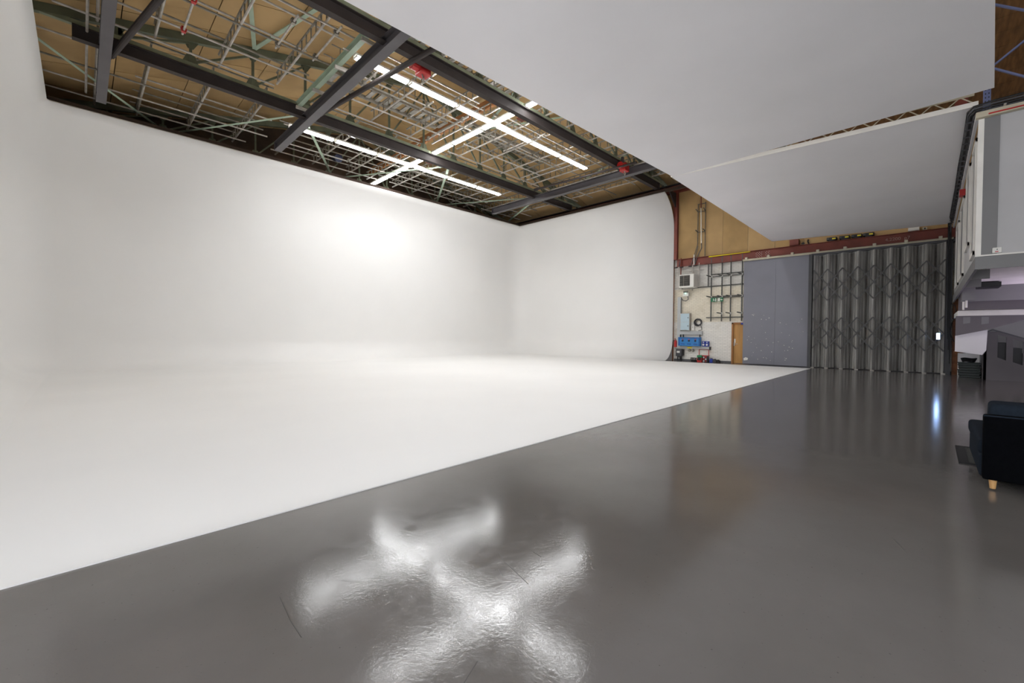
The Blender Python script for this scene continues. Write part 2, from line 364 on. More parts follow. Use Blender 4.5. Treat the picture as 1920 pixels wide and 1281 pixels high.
# diagonal tube struts
for p, q, lb in (((1.75, 10.45, 9.02), (0.66, 16.3, 9.02), 'thick black diagonal strut joining the leftmost cross beam'),
                 ((6.75, 9.2, 9.02), (5.9, 15.6, 9.02), 'thick dark diagonal strut crossing the upper strip lights'),
                 ((17.35, 9.4, 9.02), (16.95, 14.9, 9.02), 'thin dark diagonal strut beside the farthest cross beam')):
    t = thing('diagonal_strut', lb, 'strut', p, 'diagonal struts'); r = .075 if 'thin' not in lb else .05
    MB().tube(p, q, r, 12).build('tube', darkbeam, t)
    d = (Vector(q) - Vector(p)).normalized(); e = Vector(q)
    MB().bar(e - d * .05, e + d * .22, .02, .14).build('lug', darkbeam, t)
# wind-brace zigzag over the long wall lip
zz = [(-0.8, 17.4), (2.5, 22.0), (5.75, 16.5), (9.2, 22.1), (12.4, 16.5), (15.6, 22.1), (18.8, 16.5), (21.7, 22.1)]
nm = ['first', 'second', 'third', 'fourth', 'fifth', 'sixth', 'seventh']
for i in range(7):
    (x0, y0), (x1, y1) = zz[i], zz[i + 1]
    t = thing('wind_brace', 'pale green zigzag brace above the long white wall, %s from the left' % nm[i], 'brace', (x0, y0, 9.34), 'wind braces')
    MB().sweep((x0, y0, 9.378), (x1, y1, 9.378), [(-.05, -.03), (.05, -.03), (.05, -.02), (-.04, -.02), (-.04, .03), (-.05, .03)]).build('angle', palegreen, t)
    MB().box(x1 - .14, x1 + .14, y1 - .12, y1 + .12, 9.335, 9.347).build('gusset', palegreen, t)
# roof plane braces
for i, (x0, y0, x1, y1) in enumerate([(2.5, 10.6, 4.06, 15.9), (5.6, 10.6, 4.06, 15.9), (9.1, 10.6, 7.4, 15.9), (12.4, 10.6, 14.0, 15.9), (15.7, 10.6, 14.0, 15.9), (18.9, 10.6, 20.4, 15.9)]):
    t = tag(MB().bar((x0, y0, roofz(x0) - .12), (x1, y1, roofz(x1) - .12), .12, .03).build('roof_brace', palegreen),
            'flat pale green brace under the roof boards, %s from the left' % nm[i], 'brace', 'roof plane braces')
# eaves beam + column on the far wall
t = thing('eaves_beam', 'oxide red eaves beam at the top of the far wall', 'beam', (22.5, 6, 9.0))
MB().ibeam((22.45, -8.9, 9.16), (22.45, 23.0, 9.16), .22, .34, .02).build('web_and_flanges', redsteel, t)
MB().box(22.2, 22.6, -8.9, 23.0, 9.36, 9.4).build('wall_plate', darkbeam, t)
t = thing('steel_column', 'oxide red steel column at the open end of the white wall', 'column', (22.5, 9.83, 0))
MB().ibeam((22.5, 9.83, 5.4), (22.5, 9.83, 9.0), .2, .2, .02, (1, 0, 0)).build('upper_shaft', redsteel, t)
MB().box(22.44, 22.6, 9.93, 10.03, 0, 9.0).build('side_plate', rust, t)
MB().prism([(22.4, 8.2), (22.4, 8.95), (21.5, 8.95)], 'y', 9.8, 9.86).build('haunch', darkbeam, t)
# red structural beam above the big door
t = thing('door_beam', 'deep oxide red steel beam across the far wall above the folding door', 'beam', (22.5, 4.6, 5.0))
MB().ibeam((22.49, -0.6, 5.2), (22.49, 9.75, 5.2), .24, .4, .02).build('web_and_flanges', redsteel, t)
bl = MB()
for i in range(6):
    for j in range(5):
        if i != 3: bl.tube((22.478, 5.9 - i * .1 + (j % 2) * .04, 5.08 + j * .055), (22.47, 5.9 - i * .1 + (j % 2) * .04, 5.08 + j * .055), .011, 6)
bo = bl.build('bolt_hole', offwhite, t); bo['kind'] = 'stuff'
MB().box(22.3, 22.56, 4.22, 4.56, 5.41, 5.66).build('packing_block', redsteel, t)
def text(s_, name, size, loc, rotz, m, parent, ext=.003):
    cu = bpy.data.curves.new(name, 'FONT'); cu.body = s_; cu.size = size; cu.extrude = ext; cu.align_x = 'CENTER'; cu.align_y = 'CENTER'
    o = bpy.data.objects.new(name, cu); COL.objects.link(o)
    dg = bpy.context.evaluated_depsgraph_get(); me = bpy.data.meshes.new_from_object(o.evaluated_get(dg))
    COL.objects.unlink(o); bpy.data.objects.remove(o)
    o = bpy.data.objects.new(name, me); COL.objects.link(o); me.materials.clear(); me.materials.append(m)
    o.parent = parent; o.location = Vector(loc) - Vector(parent['_o']); o.rotation_euler = (R(90), 0, rotz); return o
chalk = mat('faint chalk', rgb(172, 140, 130), 0.9)
text('4,2200  p7', 'chalk_mark', .17, (22.474, 0.98, 5.2), R(-90), chalk, t)

# ================================================================ SCAFFOLD GRID
def ladder(x, y0, y1, z, label, diag=False, h=.36):
    h = min(h, roofz(x) - z - .1)
    t = thing('ladder_beam', label, 'scaffold beam', (x, (y0 + y1) / 2, z), 'scaffold ladder beams')
    MB().tube((x, y0, z), (x, y1, z), .034, 7).build('lower_chord', galv, t)
    MB().tube((x, y0, z + h), (x, y1, z + h), .03, 7).build('upper_chord', galvd, t)
    yy = y0 + .12; first = None; fd = None; k = 0
    while yy < y1 - .1:
        if first is None: first = MB().tube((x, yy, z), (x, yy, z + h), .022, 5).build('rung', galvd, t); ybase = yy
        else: piece(first, (0, yy - ybase, 0))
        if diag and k % 2 == 0 and yy + .36 < y1:
            if fd is None: fd = MB().tube((x, yy, z + .02), (x, yy + .36, z + h - .02), .014, 5).build('diagonal', galvd, t); yd = yy
            else: piece(fd, (0, yy - yd, 0))
        yy += .36; k += 1
    return t
lad = [0.37, 1.52, 3.05, 4.62, 6.3, 7.95, 9.64, 10.75, 12.28, 13.6, 15.1, 16.35, 17.35, 18.9, 19.9, 20.9]
ordn = ['first', 'second', 'third', 'fourth', 'fifth', 'sixth', 'seventh', 'eighth', 'ninth', 'tenth', 'eleventh', 'twelfth', 'thirteenth', 'fourteenth', 'fifteenth', 'sixteenth']
for i, x in enumerate(lad):
    zb = 9.56 + .05 * (i % 2)
    ladder(x, 5.6 + .3 * (i % 3), 15.75 - .2 * (i % 2), zb, 'scaffold ladder beam between the two long beams, %s from the left' % ordn[i], diag=(i > 7))
    ladder(x + .03, 16.5 + .1 * (i % 2), 21.6, zb, 'scaffold ladder beam nearest the long white wall, %s from the left' % ordn[i], diag=(i > 7))
# longitudinal scaffold tubes
bays = [(-1.2, 5.5, 'left bay'), (5.95, 11.0, 'second bay'), (11.35, 17.8, 'third bay'), (18.3, 22.0, 'farthest bay')]
zones = [([5.7, 6.5, 7.3, 8.0, 8.7, 9.4, 9.95], 'above the overhead panel edge'), ([10.95, 11.5, 12.45, 13.2, 13.75, 14.4, 14.95, 15.5], 'between the two long beams'), ([16.6, 17.1, 17.95, 18.6, 19.2, 19.8, 20.35, 20.9, 21.5], 'above the long white wall')]
for xb0, xb1, bn in bays:
    for ys, zn in zones:
        for j, yy in enumerate(ys):
            a = xb0 + random.uniform(0, .8) * (1 if random.random() < .5 else 0); c = xb1 + random.uniform(-1.2, .1) * (1 if random.random() < .4 else 0)
            zt = (9.52 if j % 2 else 9.99) + random.uniform(-.02, .02); yv = yy + random.uniform(-.06, .06)
            a = max(a, -.85)
            if j % 2 == 0: a = max(a, 1.35); c = min(c, 20.1)
            if c - a < .5: continue
            t = tag(MB().tube((a, yv, zt), (c, yv + random.uniform(-.03, .03), zt), .029, 7).build('scaffold_tube', galv if (j % 3) else galvd),
                    'long scaffold tube in the %s, %s row, %s' % (bn, ordn[j], zn), 'scaffold tube', 'lengthwise scaffold tubes')
# short cross tubes, some with red couplers
shorts = [(2.0, 12.6, 14.6, 'with two red couplers, left of the second cross beam', True), (6.5, 12.2, 13.4, 'right of the second cross beam top', False), (3.95, 11.6, 13.4, 'near the left end of the upper strip lights', False),
          (4.9, 11.2, 13.2, 'beside the pale green purlin beam', False), (8.7, 12.5, 14.2, 'below the upper strip lights', False), (10.2, 12.4, 15.2, 'left of the crossing strip light', False),
          (13.2, 11.2, 13.6, 'right of the strip-light crossing', False), (16.5, 12.0, 15.5, 'near the far end of upper strip lights', False), (8.9, 17.6, 19.8, 'under the lower strip lights', False),
          (19.6, 6.6, 9.8, 'at the top of the far wall', False), (20.4, 6.6, 9.9, 'in the far right corner of the roof', False)]
for x, y0, y1, lb, red in shorts:
    t = thing('cross_tube', 'short scaffold cross tube ' + lb, 'scaffold tube', (x, y0, 9.45), 'short cross tubes')
    MB().tube((x, y0, 9.47), (x, y1, 9.47), .028, 8).build('tube', galv, t)
    for yy in (y0 + .35, y1 - .2):
        c = MB().box(x - .05, x + .05, yy - .05, yy + .05, 9.42, 9.56).tube((x - .07, yy, 9.5), (x + .07, yy, 9.5), .035, 8).build('coupler', redpaint if red else galvd, t)
# near vertical thin hanging tube left of first cross beam
tag(MB().tube((0.18, 10.0, 9.35), (0.18, 20.2, 9.35), .03, 8).build('cross_tube', galv), 'long thin pipe just left of the leftmost cross beam', 'scaffold tube')
# timber catwalk beams near the light crossing
for i, (p, q, lb) in enumerate((((11.5, 12.2, 10.55), (11.5, 18.6, 10.55), 'warm timber roof beam above the crossing strip light'),
                  ((11.55, 19.0, 10.5), (11.55, 22.9, 10.5), 'warm timber roof beam close to the long white wall'))):
    tag(MB().bar(p, q, .12, .34).build('timber_beam', woodbeam), lb, 'beam')
# catwalk of slatted gratings between the lights and lower long beam
for k, (x0, x1, yc, zc, lb) in enumerate(((6.1, 10.9, 15.1, 10.35, 'slatted steel walkway beside the lower long beam'), (11.8, 17.2, 14.6, 10.45, 'slatted steel walkway right of the strip-light crossing'), (6.1, 10.9, 10.9, 10.2, 'slatted steel walkway beside the upper long beam'), (11.7, 17.4, 8.6, 10.1, 'slatted steel walkway over the overhead panel edge'), (11.6, 17.0, 20.4, 10.4, 'slatted steel walkway above the long white wall'))):
    t = thing('walkway', lb, 'walkway', ((x0 + x1) / 2, yc, zc), 'steel walkways')
    for s_ in (-.35, .35):
        MB().bar((x0, yc + s_, zc), (x1, yc + s_, zc), .05, .1).build('side_rail', galvd, t)
        MB().tube((x0, yc + s_, zc + .9), (x1, yc + s_, zc + .9), .02, 6).build('handrail', galvd, t)
    f = None; x = x0 + .1
    while x < x1:
        if f is None: f = B(x, x + .16, yc - .33, yc + .33, zc - .02, zc + .02).build('slat', galvd, t); xb = x
        else: piece(f, (x - xb, 0, 0))
        x += .36
    x = x0 + .3
    while x < x1:
        for s_ in (-.35, .35): MB().tube((x, yc + s_, zc), (x, yc + s_, zc + .9), .018, 6).build('stanchion', galvd, t)
        x += 1.5
# dark ventilation duct under the gable, blue-black floodlight body
for (x, y, z, lb) in ((9.0, 21.2, 10.0, 'dark blue spotlight hanging among the scaffold tubes over the long wall'),):
    t = thing('spotlight', lb, 'spotlight', (x, y, z))
    MB().tube((x, y - .25, z), (x, y + .3, z + .15), .2, 14, .14).build('housing', mat('navy lamp housing', rgb(44, 52, 86), 0.4), t)
    MB().bar((x - .24, y, z + .02), (x - .24, y, z + .45), .03, .02).bar((x + .24, y, z + .02), (x + .24, y, z + .45), .03, .02).bar((x - .25, y, z + .45), (x + .25, y, z + .45), .03, .02).build('yoke', black, t)
# red chain hoists
for x, y, z, lb in ((7.0, 10.75, 9.15, 'red chain hoist beside the upper long beam near the second cross beam'), (17.55, 10.2, 9.1, 'red chain hoist beside the farthest cross beam')):
    t = thing('chain_hoist', lb, 'hoist', (x, y, z - .25), 'red chain hoists')
    MB().tube((x - .28, y, z), (x + .12, y, z), .15, 14).build('motor_drum', redpaint, t, smooth=False)
    MB().box(x - .06, x + .3, y - .16, y + .16, z - .2, z + .16).build('gear_case', redpaint, t, bevel=.03)
    MB().box(x - .1, x + .04, y - .04, y + .04, z + .1, z + .42).build('top_hook', darkgrey, t)
    MB().path([(x + .05, y - .05, z - .18), (x + .06, y - .1, z - .33), (x + .15, y - .02, z - .36), (x + .18, y + .06, z - .2)], .022).build('chain', galvd, t)
    MB().tube((x + .12, y, z), (x + .16, y, z), .165, 14).build('drum_band', black, t)
# small brown connector boxes where the crossing light meets the long beams
for yv, lb in ((16.29, 'rusty junction box where the crossing strip light passes the lower long beam'), (10.61, 'rusty junction box where the crossing strip light passes the upper long beam')):
    t = thing('junction_box', lb, 'junction box', (11.17, yv, 9.1))
    B(11.0, 11.34, yv - .09, yv + .09, 9.1, 9.36).build('case', rust, t, bevel=.012)
    B(11.03, 11.31, yv - .105, yv + .105, 9.09, 9.105).build('lid', redsteel, t)

# ================================================================ STRIP LIGHTS
def strip(p, q, label, group):
    p = Vector(p); q = Vector(q); mid = (p + q) / 2; d = (q - p).normalized(); side = Vector((-d.y, d.x, 0))
    t = thing('strip_light', label, 'strip light', tuple(mid), group)
    MB().bar(p + d * .01 + Vector((0, 0, .075)), q - d * .01 + Vector((0, 0, .075)), .2, .06).build('housing', edge_white, t)
    pr = [(-.1, .03), (-.1, .004), (-.088, -.004), (.088, -.004), (.1, .004), (.1, .03)]
    MB().sweep(p + d * .05, q - d * .05, pr).build('diffuser', lamp_m, t)
    for e, s_ in ((p, 1), (q, -1)):
        MB().sweep(e + d * s_ * .012, e + d * s_ * .05, [(u * 1.08, v * 1.12) for u, v in pr]).build('end_cap', offwhite, t)
    return t
ZL = 9.22
rows = [('lower', 17.5, [5.59, 7.35, 9.22, 11.1, 13.05, 14.95, 16.75]), ('upper', 11.8, [5.5, 7.3, 9.18, 11.1, 12.98, 14.92, 16.94])]
rows.append(('panel-side', 6.15, rows[1][2])); rows.append(('added near fill', 6.6, [-.9, 1.0, 2.9, 4.8]))  # last row is out of view, added as fill light for the cove
for nm_, yy, js in rows:
    for i in range(len(js) - 1):
        strip((js[i] + .02, yy, ZL), (js[i + 1] - .02, yy, ZL), 'glowing strip light, %s from the left in the %s row' % (ordn[i], nm_), 'strip lights in long rows')
jb = [9.75, 10.5, 10.85, 12.6, 14.5, 16.4, 16.85, 18.6, 20.4, 22.15]
for i, (a, c) in enumerate([(6.4, 8.4), (8.44, 10.34), (10.50, 12.7), (12.74, 14.6), (14.64, 16.02), (16.18, 18.2), (18.24, 20.1), (20.14, 22.2)]):
    strip((11.17, a, ZL + .2), (11.17, c, ZL + .2), 'glowing strip light in the crossing line, %s counted from the white overhead panel' % ordn[i], 'strip lights in the crossing line')
MB_ = MB().bar((11.17, 6.1, ZL + .33), (11.17, 22.2, ZL + .33), .08, .06).build('light_track', galv); tag(MB_, 'metal track carrying the crossing line of strip lights', 'track')
for nm_, yy, js in rows:
    tag(MB().bar((js[0] - .3, yy, ZL + .115), (js[-1] + .3, yy, ZL + .115), .06, .018).build('light_track', galv), 'metal track carrying the %s long row of strip lights' % nm_, 'track')

# ================================================================ WHITE OVERHEAD PANELS
def slab(name, pts, th, label):
    t = thing(name, label, 'panel', (pts[0][0], pts[0][1], pts[0][2]))
    vs = [Vector(p) for p in pts] + [Vector(p) + Vector((0, 0, th)) for p in pts]
    MB().add(vs, [(0, 1, 2, 3), (7, 6, 5, 4), (0, 4, 5, 1), (1, 5, 6, 2), (2, 6, 7, 3), (3, 7, 4, 0)]).build('board', panel_white, t)
    return t
pn = slab('overhead_panel', [(-1.6, 5.47, 5.55), (10.98, 4.9, 5.55), (10.73, -.69, 5.55), (-1.6, .16, 5.55)], .045, 'large smooth white overhead panel nearest the camera, top right')
pf = slab('overhead_panel', [(11.09, 5.0, 5.6), (21.8, 5.13, 5.6), (22.3, -.52, 5.5), (11.5, -.52, 5.6)], .05, 'white overhead panel farther off, sloping towards the folding door')
pf['_o'] = pf['_o']
MB().bar((11.07, 5.0, 5.635), (11.49, -.55, 5.635), .02, .09).build('edge_strip', edge_white, pf)
# white lattice truss lying on the far panel's near edge
t = thing('lattice_truss', 'slim cream lattice truss lying along the near edge of the far overhead panel', 'truss', (11.4, 2, 5.68))
P0, P1 = Vector((11.2, 4.9, 5.70)), Vector((11.6, -.5, 5.70)); dv = (P1 - P0)
MB().tube(P0, P1, .022, 8).build('lower_chord', cream, t)
MB().tube(P0 + Vector((0, 0, .16)), P1 + Vector((0, 0, .16)), .026, 8).build('upper_chord', cream, t)
k = 30
for i in range(k):
    a = P0 + dv * (i / k); c = P0 + dv * ((i + 1) / k); hh = Vector((0, 0, .16))
    MB().tube(a + (hh if i % 2 else hh * 0), c + (hh * 0 if i % 2 else hh), .011, 5).build('web_bar', cream, t)
# wall seen through the slot: hangers
for yv in (4.2, 2.0, 0.2):
    pass

# ================================================================ FAR WALL FITTINGS
# big concertina door
door = struct(B(22.2, 22.55, -0.62, 3.72, 4.84, 4.92).build('door_1', darkgrey, origin=(22.4, 1.5, 0)), 'folding corrugated steel door with diamond lattice bars')
ridges = [3.62 - .497 * i for i in range(9)]
def leaf(xa, ya, xb, yb, nm='leaf'):
    mb = MB(); nseg = 12; pts = []
    a = Vector((xa, ya, 0)); c = Vector((xb, yb, 0)); d = c - a; nrm = Vector((d.y, -d.x, 0)).normalized()
    for i in range(nseg + 1):
        o = .012 if (i % 4 in (1, 2)) else -.004
        p = a + d * (i / nseg) + nrm * o; pts.append((p.x, p.y))
    n2 = len(pts)
    back = [(x_ + .006, y_) for x_, y_ in pts][::-1]
    mb.prism(pts + back, 'z', .03, 4.82)
    return mb.build(nm, shutter, door)
for i in range(8):
    y0 = ridges[i]; y1 = ridges[i + 1]; ym = (y0 + y1) / 2
    leaf(22.15, y0 - .006, 22.53, ym)
    leaf(22.53, ym - .002, 22.15, y1 + .006)
for y0 in ridges:
    MB().tube((22.14, y0, .03), (22.14, y0, 4.82), .009, 6).build('hinge_rod', shutter, door)
for zt, zb in ((4.2, 2.88), (2.14, .84)):
    for i in range(-1, 8):
        for s_ in (0, 1):
            ya, yb = (i, i + 2) if s_ == 0 else (i + 2, i)
            Y = lambda q: 3.62 - .497 * q
            za, zc = zt, zb; a = [ya, za]; c = [yb, zc]
            def clip(a, c):
                lo, hi = 0, 8
                (q0, z0), (q1, z1) = a, c
                f = lambda q: z0 + (z1 - z0) * (q - q0) / (q1 - q0)
                n0, n1 = min(max(q0, lo), hi), min(max(q1, lo), hi)
                return (n0, f(n0)), (n1, f(n1))
            (q0, z0), (q1, z1) = clip(a, c)
            xo = 22.1 if s_ else 22.115
            MB().bar((xo, Y(q0), z0), (xo, Y(q1), z1), .045, .012, (1, 0, 0)).build('lattice_bar', lattice, door)
zzv = MB()
for i in range(8):
    y0 = ridges[i]; y1 = ridges[i + 1]; ym = (y0 + y1) / 2
    zzv.bar((22.17, y0, 4.825), (22.5, ym, 4.825), .02, .03).bar((22.5, ym, 4.825), (22.17, y1, 4.825), .02, .03)
zzv.build('top_edge', trunk, door)
for i in range(9): B(22.12, 22.2, ridges[i] - .06, ridges[i] + .06, .005, .03).build('floor_guide', galv, door)
B(22.15, 22.5, 3.66, 3.80, 0, 4.9).build('jamb', darkgrey, door); B(22.1, 22.14, 3.67, 3.72, 0, 4.88).build('jamb_strip', lattice, door)
B(22.2, 22.5, -.54, -.38, 0, 4.9).build('jamb', darkgrey, door)
# rail with brackets
t = thing('sliding_door_rail', 'cream sliding door rail with brackets under the red beam', 'rail', (22.3, 3, 4.93))
MB().tube((22.28, 6.45, 4.96), (22.28, -.55, 4.96), .05, 10).build('rail', cream, t)
for i in range(8): B(22.22, 22.42, 6.3 - .93 * i - .05, 6.3 - .93 * i + .05, 4.94, 5.08).build('bracket', cream, t)
# blue-grey sliding panel
t = thing('sliding_door_panel', 'plain scuffed blue-grey sliding door panel between racks and folding door', 'panel', (22.35, 5.1, 0))
B(22.34, 22.4, 5.09, 6.42, .02, 4.93).build('leaf', slidegrey, t); B(22.34, 22.4, 3.80, 5.085, .02, 4.93).build('leaf', slidegrey, t)
rs = random.Random(3)
sm = MB()
for i in range(46):
    yv = rs.uniform(3.95, 6.3); zv = rs.uniform(.2, 2.4) ; ww = rs.uniform(.005, .018); hh = rs.uniform(.004, .014)
    sm.box(22.3375, 22.341, yv - ww, yv + ww, zv - hh, zv + hh)
sm.prism([(6.2, .2), (6.36, .17), (6.38, .27), (6.28, .33), (6.18, .29)], 'x', 22.3375, 22.341)
sm.build('paint_chip', offwhite, t)['kind'] = 'stuff'
# timber door
d2 = struct(B(22.57, 22.6, 6.2, 6.9, .01, 1.93).build('door_2', doorwood, origin=(22.58, 6.5, 0)), 'wooden door half hidden by the grey sliding panel')
B(22.5, 22.62, 6.9, 6.98, 0, 2.0).build('frame_post', framewood, d2); B(22.5, 22.62, 6.2, 6.98, 1.93, 2.0).build('frame_head', framewood, d2)
MB().bar((22.52, 6.86, .95), (22.52, 6.7, .95), .02, .025).box(22.54, 22.57, 6.84, 6.88, .85, 1.05).build('handle', galv, d2)
B(22.562, 22.57, 6.81, 6.87, 1.0, 1.2).build('notice', offwhite, d2)
B(22.45, 22.62, 6.35, 6.55, 1.9, 1.98).build('door_closer', navy, d2)
# pipe rack on the painted wall
t = thing('scaffold_pipe_rack', 'wall rack of dark scaffold tubes and stub arms above the wooden door', 'rack', (22.5, 7.3, 2.0))
steelp = mat('dull rack steel', rgb(96, 96, 93), 0.5, 0.2, var=0.3, scale=9)
for yv in (7.97, 7.46, 7.05, 6.54): MB().tube((22.5, yv, 2.07), (22.5, yv, 5.33), .031, 7).build('upright', steelp, t)
MB().tube((22.54, 8.14, 3.83), (22.54, 8.14, 5.4), .026, 7).build('upright', steelp, t)
for z0, ya, yb in ((4.46, 7.97, 6.5), (4.34, 7.97, 6.45), (3.33, 8.02, 6.42), (3.27, 8.0, 6.42), (2.27, 8.22, 6.42)): MB().tube((22.55, ya, z0), (22.55, yb, z0), .024, 7).build('crossbar', steelp, t)
MB().tube((22.56, 9.5, 3.84), (22.56, 6.45, 3.88), .026, 7).build('crossbar', steelp, t)
for z0 in (4.34, 3.3, 2.46):
    for yv in (7.97, 7.46, 7.05, 6.54):
        if z0 < 3 and yv > 7.9: continue
        MB().tube((22.5, yv, z0), (21.95, yv + .03, z0 + .02), .028, 7).build('arm', steelp, t)
        B(22.45, 22.58, yv - .04, yv + .04, z0 - .04, z0 + .05).build('coupler', offwhite, t)
# yellow sleeve tube
tag(MB().tube((22.42, 8.08, 5.36), (22.42, 6.18, 5.38), .035, 10).build('yellow_tube', yellow), 'bright yellow sleeved tube laid across the top of the pipe rack', 'tube')
# upper rack on tan boards
t = thing('upper_pipe_rack', 'slim scaffold frame with stub arms on the tan boards', 'rack', (22.5, 8.5, 5.4))
for yv, za, zb in ((8.68, 6.1, 8.16), (8.31, 5.4, 8.2)): MB().tube((22.5, yv, za), (22.5, yv, zb), .02, 7).build('upright', steelp, t)
for z0 in (7.75, 6.7, 8.14): MB().tube((22.5, 8.7, z0), (22.5, 8.3, z0), .018, 7).build('crossbar', steelp, t)
for z0 in (7.75, 6.7):
    for yv in (8.68, 8.31): MB().tube((22.5, yv, z0), (22.0, yv - .08, z0 + .02), .024, 7).build('arm', steelp, t)
MB().tube((22.5, 8.68, 6.1), (22.45, 8.98, 5.03), .018, 7).tube((22.5, 8.66, 6.0), (22.45, 8.85, 5.1), .018, 7).build('raker', steelp, t)
t = thing('drain_pipe', 'shiny vertical conduit pipe on the tan boards', 'pipe', (22.4, 8.45, 5.0))
MB().tube((22.42, 8.46, 6.1), (22.42, 8.5, 7.9), .032, 10).build('bright_length', mat('bright pipe metal', rgb(214, 206, 190), 0.3, 0.5), t)
MB().tube((22.42, 8.5, 7.9), (22.42, 8.52, 8.98), .026, 10).build('painted_length', redsteel, t)
MB().path([(22.42, 8.46, 6.1), (22.42, 8.45, 5.85), (22.42, 8.7, 5.35), (22.42, 8.78, 5.05)], .026, 8).build('bend', steelp, t)
# left-hand pipe frame round the heater
t = thing('heater_frame', 'scaffold frame holding the wall heater', 'rack', (22.45, 9.2, 3.8))
for yv, za, zb, mm in ((9.6, 3.8, 5.0, galv), (8.88, 3.7, 5.05, galv), (8.55, 3.9, 5.1, galv), (8.82, 5.0, 5.55, edge_white), (9.5, 4.55, 5.45, redsteel)):
    MB().tube((22.4, yv, za), (22.4, yv, zb), .027, 7).build('upright', mm, t)
for z0 in (4.98, 4.7, 3.86): MB().tube((22.42, 9.8, z0), (22.42, 8.3, z0 + .03), .02, 7).build('crossbar', galv, t)
for yv in (9.7, 9.4, 8.95, 8.7): MB().tube((22.42, yv, 4.98), (21.95, yv - .05, 4.9), .03, 7).build('arm', darkgrey, t)
MB().tube((22.4, 9.62, 5.0), (22.4, 9.5, 5.42), .022, 7).build('raker', darkgrey, t)
# heater
t = thing('wall_heater', 'white wall-hung fan heater with dark louvre grille', 'heater', (22.2, 9.05, 3.8))
B(22.0, 22.58, 8.66, 9.42, 3.84, 4.52).build('casing', offwhite, t, bevel=.02)
gr = B(21.985, 22.0, 8.86, 9.38, 3.92, 4.46).build('grille_back', black, t)
for i in range(8): MB().bar((21.975, 9.37, 3.965 + i * .065), (21.975, 8.87, 3.965 + i * .065), .02, .012, (0.4, 0, 1)).build('louvre', galvd, gr)
B(21.97, 21.985, 9.16, 9.18, 3.92, 4.46).build('mullion', galvd, gr)
# emergency light
t = thing('emergency_light', 'white emergency lamp unit with a green indicator under the heater', 'lamp', (22.5, 9.25, 3.4))
B(22.45, 22.6, 9.1, 9.4, 3.42, 3.62).build('base', offwhite, t, bevel=.015)
B(22.42, 22.46, 9.14, 9.36, 3.6, 3.7).build('shade', galvd, t); B(22.44, 22.45, 9.22, 9.29, 3.55, 3.6).build('indicator', led_m, t)
MB().path([(22.5, 9.15, 3.42), (22.5, 9.13, 3.25), (22.5, 9.25, 3.18), (22.5, 9.42, 3.22), (22.5, 9.5, 3.35)], .02).build('conduit', darkgrey, t)
# trunking
t = thing('cable_trunking', 'light grey cable trunking stepping round the electrical boxes', 'trunking', (22.55, 9.2, .6))
B(22.5, 22.61, 9.52, 9.7, .66, 3.4).build('vertical_run', trunk, t); B(22.5, 22.61, 8.39, 9.52, 1.4, 1.58).build('upper_run', trunk, t)
B(22.5, 22.61, 8.03, 9.52, .65, .77).build('lower_run', trunk, t); B(22.49, 22.6, 7.98, 8.03, .62, .78).build('end_box', black, t)
B(22.49, 22.505, 9.5, 9.52, 1.6, 3.3).build('black_edge', black, t)
# cabinet
t = thing('electrical_cabinet', 'pale blue two-door electrical cabinet on the white wall', 'cabinet', (22.5, 9.24, 1.62))
B(22.4, 22.6, 9.0, 9.49, 1.62, 2.52).build('case', galv, t); drs = [B(22.38, 22.4, 9.02, 9.47, 2.06, 2.5).build('door', ltblue, t), B(22.38, 22.4, 9.02, 9.47, 1.64, 2.05).build('door', ltblue, t)]
for z0, dr in zip((2.28, 1.85), drs): B(22.365, 22.38, 9.06, 9.09, z0 - .03, z0 + .03).build('lock', black, dr)
# control boxes
t = thing('isolator_box', 'small off-white isolator box beside the pale blue cabinet', 'switch box', (22.5, 8.87, 1.62))
B(22.5, 22.6, 8.8, 8.95, 1.62, 1.9).build('case', offwhite, t, bevel=.01); B(22.48, 22.5, 8.86, 8.89, 1.77, 1.8).build('switch', black, t)
# coil of cable
t = thing('cable_coil', 'dark coiled cable hanging on the white wall beside the cabinet', 'cable', (22.5, 8.6, 1.8))
for k in range(5):
    r = .13 + .018 * k; cy, cz = 8.6 + .02 * (k % 3), 2.03 + .015 * (k % 2)
    MB().path([(22.56 - .012 * k, cy + r * math.cos(2 * math.pi * i / 18), cz + r * .95 * math.sin(2 * math.pi * i / 18)) for i in range(19)], .016, 6).build('loop', black if k % 2 else darkgrey, t)
MB().path([(22.55, 8.5, 1.9), (22.55, 8.45, 1.78), (22.55, 8.42, 1.65), (22.55, 8.6, 1.6)], .014).build('tail', black, t)
# blue distribution unit
t = thing('distribution_board', 'long bright blue power distribution board with three switch groups', 'distribution board', (22.45, 9.0, .8))
B(22.35, 22.495, 8.42, 9.58, .8, 1.26).build('case', blue, t, bevel=.012)
MB().box(22.33, 22.35, 8.44, 9.56, 1.2, 1.25).box(22.33, 22.35, 9.5, 9.56, .82, 1.2).box(22.33, 22.35, 8.44, 8.5, .82, 1.2).build('rim', mat('deep blue enamel', rgb(24, 86, 150), .4), t)
for yv in (9.33, 9.0, 8.67):
    MB().tube((22.35, yv, 1.07), (22.31, yv, 1.07), .045, 10).build('rotary_switch', black, t)
    B(22.343, 22.352, yv - .05, yv + .05, 1.13, 1.16).build('warning_tag', redpaint, t)
    for dy in (-.07, 0, .07): MB().tube((22.35, yv + dy, .9), (22.325, yv + dy, .9), .024, 8).build('socket', navy, t)
for yv in (9.52, 9.36, 8.5): MB().tube((22.5, yv, 1.26), (22.5, yv, 1.4), .03, 8).build('gland', black, t)
